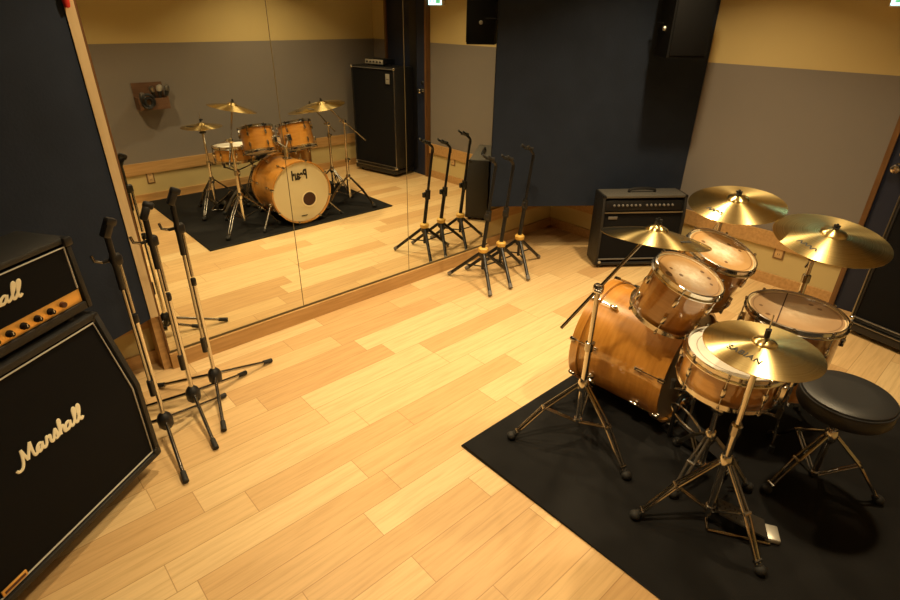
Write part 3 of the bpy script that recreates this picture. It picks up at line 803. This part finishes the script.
# ------------------------------------------------------------------ stands
def tripod(t, zh, r, angs, zb=.10, m='chrome_d', rr=.006, double=True):
    rad = r if isinstance(r, (list, tuple)) else [r] * 3
    for a, r_ in zip(angs, rad):
        c, s = math.cos(R(a)), math.sin(R(a)); sd = V((-s, c, 0)) * .011
        tp = V((.022 * c, .022 * s, zh)); kn = V((r_ * .55 * c, r_ * .55 * s, zh * .56 + .01)); en = V((r_ * .96 * c, r_ * .96 * s, .028))
        mb = MB()
        for g in (-1, 1) if double else (0,):
            mb.path([tp + sd * g * .6, kn + sd * g, en + sd * g * .7], rr, 8)
        for p in (kn, kn.lerp(en, .9)):
            mb.tube(p - sd * 1.5, p + sd * 1.5, rr * 1.25, seg=8)
        lg = mb.build('leg', M[m], t)
        MB().ball((r_ * c, r_ * s, .019), .019, (1.15, 1.15, 1)).tube((r_ * .94 * c, r_ * .94 * s, .032), (r_ * c, r_ * s, .018), .015, seg=10).build('rubber_foot', M['rubber'], lg)
        b = MB()
        for g in (-1, 1) if double else (0,):
            b.tube(V((.014 * c, .014 * s, zb)) + sd * g * .6, kn + sd * g * .6 , rr * .75, seg=6)
        b.build('brace', M[m], t)
    MB().lathe([(0, zh - .03), (.020, zh - .03), (.024, zh - .015), (.024, zh + .015), (.018, zh + .03), (0, zh + .03)], 16).build('leg_collar', M['chrome'], t)
    MB().lathe([(0, zb - .015), (.018, zb - .015), (.018, zb + .015), (0, zb + .015)], 14).build('brace_collar', M['chrome'], t)

def wing(p, d, up=(0, 0, 1)):
    p = V(p); d = V(d).normalized()
    return MB().tube(p, p + d * .022, .007, seg=8).box(p + d * .03, (.010, .034, .012), None, .004).build

def cymbal_stand(label, base, angs, r, hub, z1, z2, cym, ext):
    t = thing('cymbal_stand', label, 'cymbal stand', (base[0], base[1], RZ), 0, 'cymbal boom stands')
    o = V((base[0], base[1], RZ))
    tripod(t, hub, r, angs)
    MB().tube((0, 0, .07), (0, 0, z1), .0135).build('lower_tube', M['chrome'], t)
    MB().lathe([(0, z1 - .02), (.019, z1 - .02), (.019, z1 + .018), (.012, z1 + .022), (0, z1 + .022)], 14).box((.026, 0, z1), (.022, .012, .022), None, .004).build('height_clamp', M['chrome_d'], t)
    MB().tube((0, 0, z1 - .02), (0, 0, z2), .0105).build('upper_tube', M['chrome'], t)
    b = V((0, 0, z2 + .012))
    MB().box(b, (.034, .040, .040), None, .010).tube(b, b + V((-.03, -.02, .004)), .008).tube(b + V((-.03, -.035, .004)), b + V((-.032, -.005, .004)), .007).build('boom_tilter', M['chrome'], t)
    c = V(cym) - o
    d = (c - b)
    e = b + d * (1 - .035 / d.length)
    MB().tube(b - d.normalized() * ext, e, .0068, seg=10).build('boom_arm', M['chrome_d'], t)
    MB().box(e, (.022, .026, .030), None, .006).build('cymbal_tilter', M['black'], t)
    MB().tube(e, c + V((0, 0, -.004)), .0055, seg=8).build('cymbal_rod', M['chrome_d'], t)
    return t

def cymbal(name, label, c, q, rad, bow, bell_r, bell_h, m, cat='cymbal', top=True, group='cymbals'):
    t = thing(name, label, cat, c, quat=q, group=group)
    pr = []
    n_ = 14
    for i in range(n_ + 1):
        u = i / n_; r = bell_r + (rad - bell_r) * u
        pr.append((r, -bell_h - bow * u ** 1.35))
    bell = [(max(0.006, bell_r * math.sin(R(90) * k / 7)), -bell_h * (1 - math.cos(R(90) * k / 7)) ** 1.0) for k in range(0, 7)]
    up = bell + pr
    th = .0014
    dn = [(r, z - th) for r, z in up[::-1]]
    plate = MB().lathe(up + dn, 72, closed=True).build('plate', m, t)
    if top:
        MB().lathe([(0, .001), (.012, .001), (.013, .004), (.013, .009), (0, .009)], 16).build('felt', M['black'], t)
        MB().box((0, 0, .017), (.010, .028, .010), None, .003).tube((0, 0, .008), (0, 0, .026), .005, seg=8).build('wing_nut', M['black_m'], t)
    return t, plate, (lambda r: -bell_h - bow * max(0, (r - bell_r) / (rad - bell_r)) ** 1.35)

def mark(plate, zf, r0, ang, w, h, seed, txt=None, size=.03):
    """ink on the upper face, following the slope of the plate"""
    mt = Matrix.Rotation(R(ang) + math.pi / 2, 4, 'Z') @ Matrix.Translation((0, -r0, 0))
    def drape(me):
        for v in me.vertices: v.co.z = zf(math.hypot(v.co.x, v.co.y)) + .0009 + v.co.z
        return me
    if txt:
        me = text_mesh(txt, size, M['ink'], .0005, .0006, .0, 1.12); me.transform(mt); link('ink_lettering', drape(me), plate, 'black ink lettering')
    else:
        rnd = random.Random(seed)
        mb = MB(); pts = []
        for i in range(9):
            pts.append((-w / 2 + w * i / 8, (h / 2) * (1 if i % 2 else -1) * (.5 + .5 * rnd.random()), 0))
        mb.path(smooth(pts, 4), .0036, 6).move(mt @ Matrix.Diagonal((1, 1, .25, 1)))
        link('ink_marking', drape(mb.mesh('ink_marking', M['ink'])), plate)

# left boom stand with thin crash
cL = V((1.874, -1.945, 1.062)); cM = V((2.690, -1.911, 1.010)); cR = V((2.790, -2.310, .930))
cymbal_stand('chrome boom cymbal stand at the carpet edge, beside the bass drum shell', (1.756, -1.81), [141, 261, 21], .30, .30, .50, .760, cL - V((0, 0, .006)), .23)
cy, pl_, zf = cymbal('crash_cymbal', 'thin brass crash cymbal on the boom stand, before the black combo amplifier', cL, lean(.20, .055), .200, .032, .042, .020, M['brass'])
mark(pl_, zf, .13, -100, .06, .014, 3)
cymbal_stand('chrome boom cymbal stand behind the larger rack tom, farthest from the hi-hat', (2.855, -1.80), [60, 180, 300], .27, .28, .45, .80, cM - V((0, 0, .006)), .26)
cy, pl_, zf = cymbal('crash_cymbal', 'medium brass crash cymbal tipped towards the drummer, highest of the kit by the grey wall', cM, lean(-.16, -.02), .214, .026, .050, .020, M['brass'])
mark(pl_, zf, .15, 166, .085, .020, 5)
cymbal_stand('chrome cymbal stand rising behind the floor tom, under the ride cymbal', (2.93, -2.235), [75, 195, 315], .25, .26, .61, .71, cR - V((0, 0, .006)), .10)
cy, pl_, zf = cymbal('ride_cymbal', 'widest brass ride cymbal, above the floor tom by the bass cabinet', cR, lean(-.13, -.11), .235, .028, .055, .022, M['brass_d'])
mark(pl_, zf, .165, 164, .095, .022, 8)

# hi-hat
HX, HY, HZ = 1.75, -2.435, .845
t = thing('hi_hat_stand', 'chrome hi-hat stand with foot pedal, in front of the snare drum', 'hi-hat stand', (HX, HY, RZ))
tripod(t, .31, [.275, .245, .29], [136, 251, 12], .07)
MB().tube((0, 0, .03), (0, 0, .46), .0140).build('lower_tube', M['chrome'], t)
MB().lathe([(0, .44), (.020, .44), (.020, .48), (.012, .486), (0, .486)], 14).box((.028, 0, .46), (.024, .012, .024), None, .004).build('height_clamp', M['chrome_d'], t)
MB().tube((0, 0, .45), (0, 0, HZ - RZ - .085), .0105).build('upper_tube', M['chrome'], t)
MB().lathe([(0, HZ - RZ - .094), (.030, HZ - RZ - .094), (.030, HZ - RZ - .083), (0, HZ - RZ - .081)], 18).build('seat_cup', M['black'], t)
MB().tube((0, 0, HZ - RZ - .06), (0, 0, HZ - RZ + .085), .0026, seg=8).build('pull_rod', M['chrome'], t)
MB().tube((0, 0, HZ - RZ + .006), (0, 0, HZ - RZ + .032), .009).box((.012, 0, HZ - RZ + .022), (.020, .009, .014), None, .003).build('clutch', M['black_m'], t)
# pedal pointing back to the stool
pdv = V((.50, -.86, 0)).normalized()
pr_ = Matrix.Rotation(math.atan2(pdv.y, pdv.x), 3, 'Z')
pz = pr_ @ Matrix.Diagonal((.70, 1, 1))
fb = MB()
fb.hexa([pz @ V(p) for p in ((.035, -.040, .088), (.295, -.046, .024), (.295, .046, .024), (.035, .040, .088), (.035, -.040, .096), (.295, -.046, .032), (.295, .046, .032), (.035, .040, .096))])
pdl = fb.build('footboard', M['steel'], t, 'steel footboard')
for i in range(5):
    for s in (-1, 0, 1):
        u = .07 + .028 * i
        MB().lathe([(0, 0), (.007, 0), (.006, .004), (0, .004)], 10, pz @ V((u, s * .02, .092 - (u - .035) * .246))).build('grip_stud', M['black'], pdl)
MB().box(pz @ V((.325, 0, .014)), (.052, .075, .022), pr_, .006).build('heel_plate', M['silver'], t)
fr_ = MB()
for s in (-1, 1): fr_.tube(pz @ V((.0, s * .052, .012)), pz @ V((.31, s * .045, .008)), .005, seg=8)
fr_.tube(pz @ V((.0, -.052, .012)), pz @ V((0, .052, .012)), .007)
fr_.build('radius_rod', M['chrome_d'], t)
MB().path([pz @ V((.045, 0, .094)), pz @ V((.02, 0, .11)), (0, 0, .16)], .008, 8).build('chain', M['black_m'], t)
cy, pl_, zf = cymbal('hi_hat_cymbal', 'upper brass hi-hat cymbal with black ink lettering, over the white snare skin', (HX, HY, HZ), lean(.0, -.01), .180, .022, .038, .016, M['brass'], top=False)
ang = math.degrees(math.atan2(-2.855 - HY, 0 - HX))
mark(pl_, zf, .105, ang - 24, .1, .02, 1, 'SABIAN', .031)
o, pl_, zf = cymbal('hi_hat_cymbal', 'lower brass hi-hat cymbal, inverted under the upper one', (HX, HY, HZ - .079), V((0, 0, 1)).rotation_difference(V((0, .01, -1))), .178, .022, .038, .016, M['brass_d'], top=False)

# snare stand
SX, SY = 1.955, -2.304
t = thing('snare_stand', 'chrome snare drum stand with a basket under the snare', 'drum stand', (SX, SY, RZ))
tripod(t, .22, .19, [55, 175, 295], .06, 'steel')
MB().tube((0, 0, .045), (0, 0, .36), .012).build('tube', M['chrome'], t)
MB().ball((0, 0, .385), .022).box((.0, 0, .36), (.03, .05, .03), None, .006).build('tilter', M['chrome_d'], t)
for k in range(3):
    a = R(20 + 120 * k); c, s = math.cos(a), math.sin(a)
    zz = .638 - RZ - .135 - .020
    ar = MB().path([(0, 0, .39), (.09 * c, .09 * s, zz - .050), (.172 * c, .172 * s, zz - .012), (.206 * c, .206 * s, zz - .004), (.210 * c, .210 * s, zz + .03)], .006, 8).build('basket_arm', M['chrome_d'], t)
    MB().tube((.208 * c, .208 * s, zz - .004), (.210 * c, .210 * s, zz + .034), .010, seg=8).build('rubber_grip', M['rubber'], ar)

# kick pedal
t = thing('kick_pedal', 'black bass drum pedal with chrome frame, at the rear skin of the bass drum', 'pedal', (2.150, -2.085, RZ), R(-97))
MB().box((.13, 0, .008), (.34, .10, .012), None, .003).build('base_plate', M['black_m'], t)
MB().hexa([(.05, -.042, .075), (.285, -.045, .022), (.285, .045, .022), (.05, .042, .075), (.05, -.042, .083), (.285, -.045, .030), (.285, .045, .030), (.05, .042, .083)]).build('footboard', M['black_m'], t)
MB().path([(.02, -.06, .012), (.02, -.06, .19), (.02, -.045, .215), (.02, .045, .215), (.02, .06, .19), (.02, .06, .012)], .010, 10).build('post_frame', M['black_m'], t)
MB().path([(.075 + .078 * math.cos(2 * math.pi * k / 24), -.063, .150 - .028 * math.cos(2 * math.pi * k / 24) + .034 * math.sin(2 * math.pi * k / 24)) for k in range(24)], .0055, 8, closed=True).tube((.02, -.063, .17), (.02, -.05, .17), .008).build('edge_highlight_ring', M['chrome'], t, 'chrome ring standing for the footboard edge highlight')  # added ring stands in for the highlight along the footboard edge
MB().lathe([(.030, -.012), (.044, -.012), (.044, .012), (.030, .012)], 24, (.02, 0, .215), (0, 1, 0), closed=True).build('cam', M['chrome'], t)
MB().path([(.055, 0, .085), (.062, 0, .15), (.060, 0, .215)], .006, 8).build('chain', M['steel'], t)
bt = MB().tube((.02, 0, .215), (.035, 0, .30), .006, seg=8).build('beater_shaft', M['chrome'], t)
MB().lathe([(0, -.030), (.036, -.030), (.046, -.018), (.046, .018), (.036, .030), (0, .030)], 22, (.034, -.004, .325), (1, 0, .1)).build('beater', M['black'], bt)
MB().box((-.012, 0, .026), (.03, .06, .03), None, .006).build('hoop_clamp', M['chrome_d'], t)

# drum stool
TX, TY, TZ = 2.248, -2.640, .505
t = thing('drum_stool', 'round black vinyl drum stool on chrome tripod legs, beside the floor tom', 'stool', (TX, TY, RZ))
zt_ = TZ - RZ
MB().lathe([(0, zt_ - .004), (.08, zt_ - .002), (.135, zt_), (.154, zt_ - .008), (.161, zt_ - .025), (.161, zt_ - .068), (.154, zt_ - .080), (.14, zt_ - .085), (0, zt_ - .085)], 56).build('cushion', M['vinyl'], t)
MB().path([(1.0 * .1598 * math.cos(2 * math.pi * k / 48), 1.0 * .1598 * math.sin(2 * math.pi * k / 48), zt_ - .018) for k in range(48)], .0035, 6, closed=True).build('seam', M['vinyl'], t)
MB().box((0, 0, zt_ - .090), (.16, .10, .012), None, .004).tube((0, 0, zt_ - .095), (0, 0, zt_ - .14), .020).build('seat_clamp', M['black_m'], t)
MB().tube((0, 0, .06), (0, 0, zt_ - .10), .0125).build('post', M['chrome'], t)
MB().ball((.03, -.012, .315), .014).tube((0, 0, .315), (.03, -.012, .315), .007).build('wing_bolt', M['chrome'], t)
tripod(t, .28, [.20, .245, .30], [147, 298, 48], .075)

# ------------------------------------------------------------------ camera, world, view
Rv = V((.743, -.669, .014)); 
yaw, pit, rol = R(42.3925093), R(27.75701248), R(.8829204)
fw = V((math.sin(yaw) * math.cos(pit), math.cos(yaw) * math.cos(pit), -math.sin(pit)))
rt = V((math.cos(yaw), -math.sin(yaw), 0)); up = rt.cross(fw)
r2 = rt * math.cos(rol) + up * math.sin(rol); u2 = -rt * math.sin(rol) + up * math.cos(rol)
cam = bpy.data.cameras.new('camera'); cam.sensor_width = 36; cam.lens = 545.595 / 900 * 36; cam.clip_start = .02
co = bpy.data.objects.new('camera', cam); COL.objects.link(co)
mt = Matrix((r2, u2, -fw)).transposed().to_4x4(); mt.translation = V((0, -2.8546, 1.75))
co.matrix_world = mt
sc.camera = co

w = bpy.data.worlds.new('world'); sc.world = w; w.use_nodes = True
w.node_tree.nodes['Background'].inputs[0].default_value = (.02, .018, .015, 1)
w.node_tree.nodes['Background'].inputs[1].default_value = .3
sc.view_settings.view_transform = 'Standard'; sc.view_settings.look = 'None'
sc.view_settings.exposure = -0.60; sc.view_settings.gamma = 1; sc.view_settings.use_curve_mapping = False
try:
    sc.cycles.use_denoising = True
    sc.cycles.sample_clamp_indirect = 4
    sc.cycles.max_bounces = 10; sc.cycles.glossy_bounces = 6
    sc.cycles.blur_glossy = .5
except Exception: pass
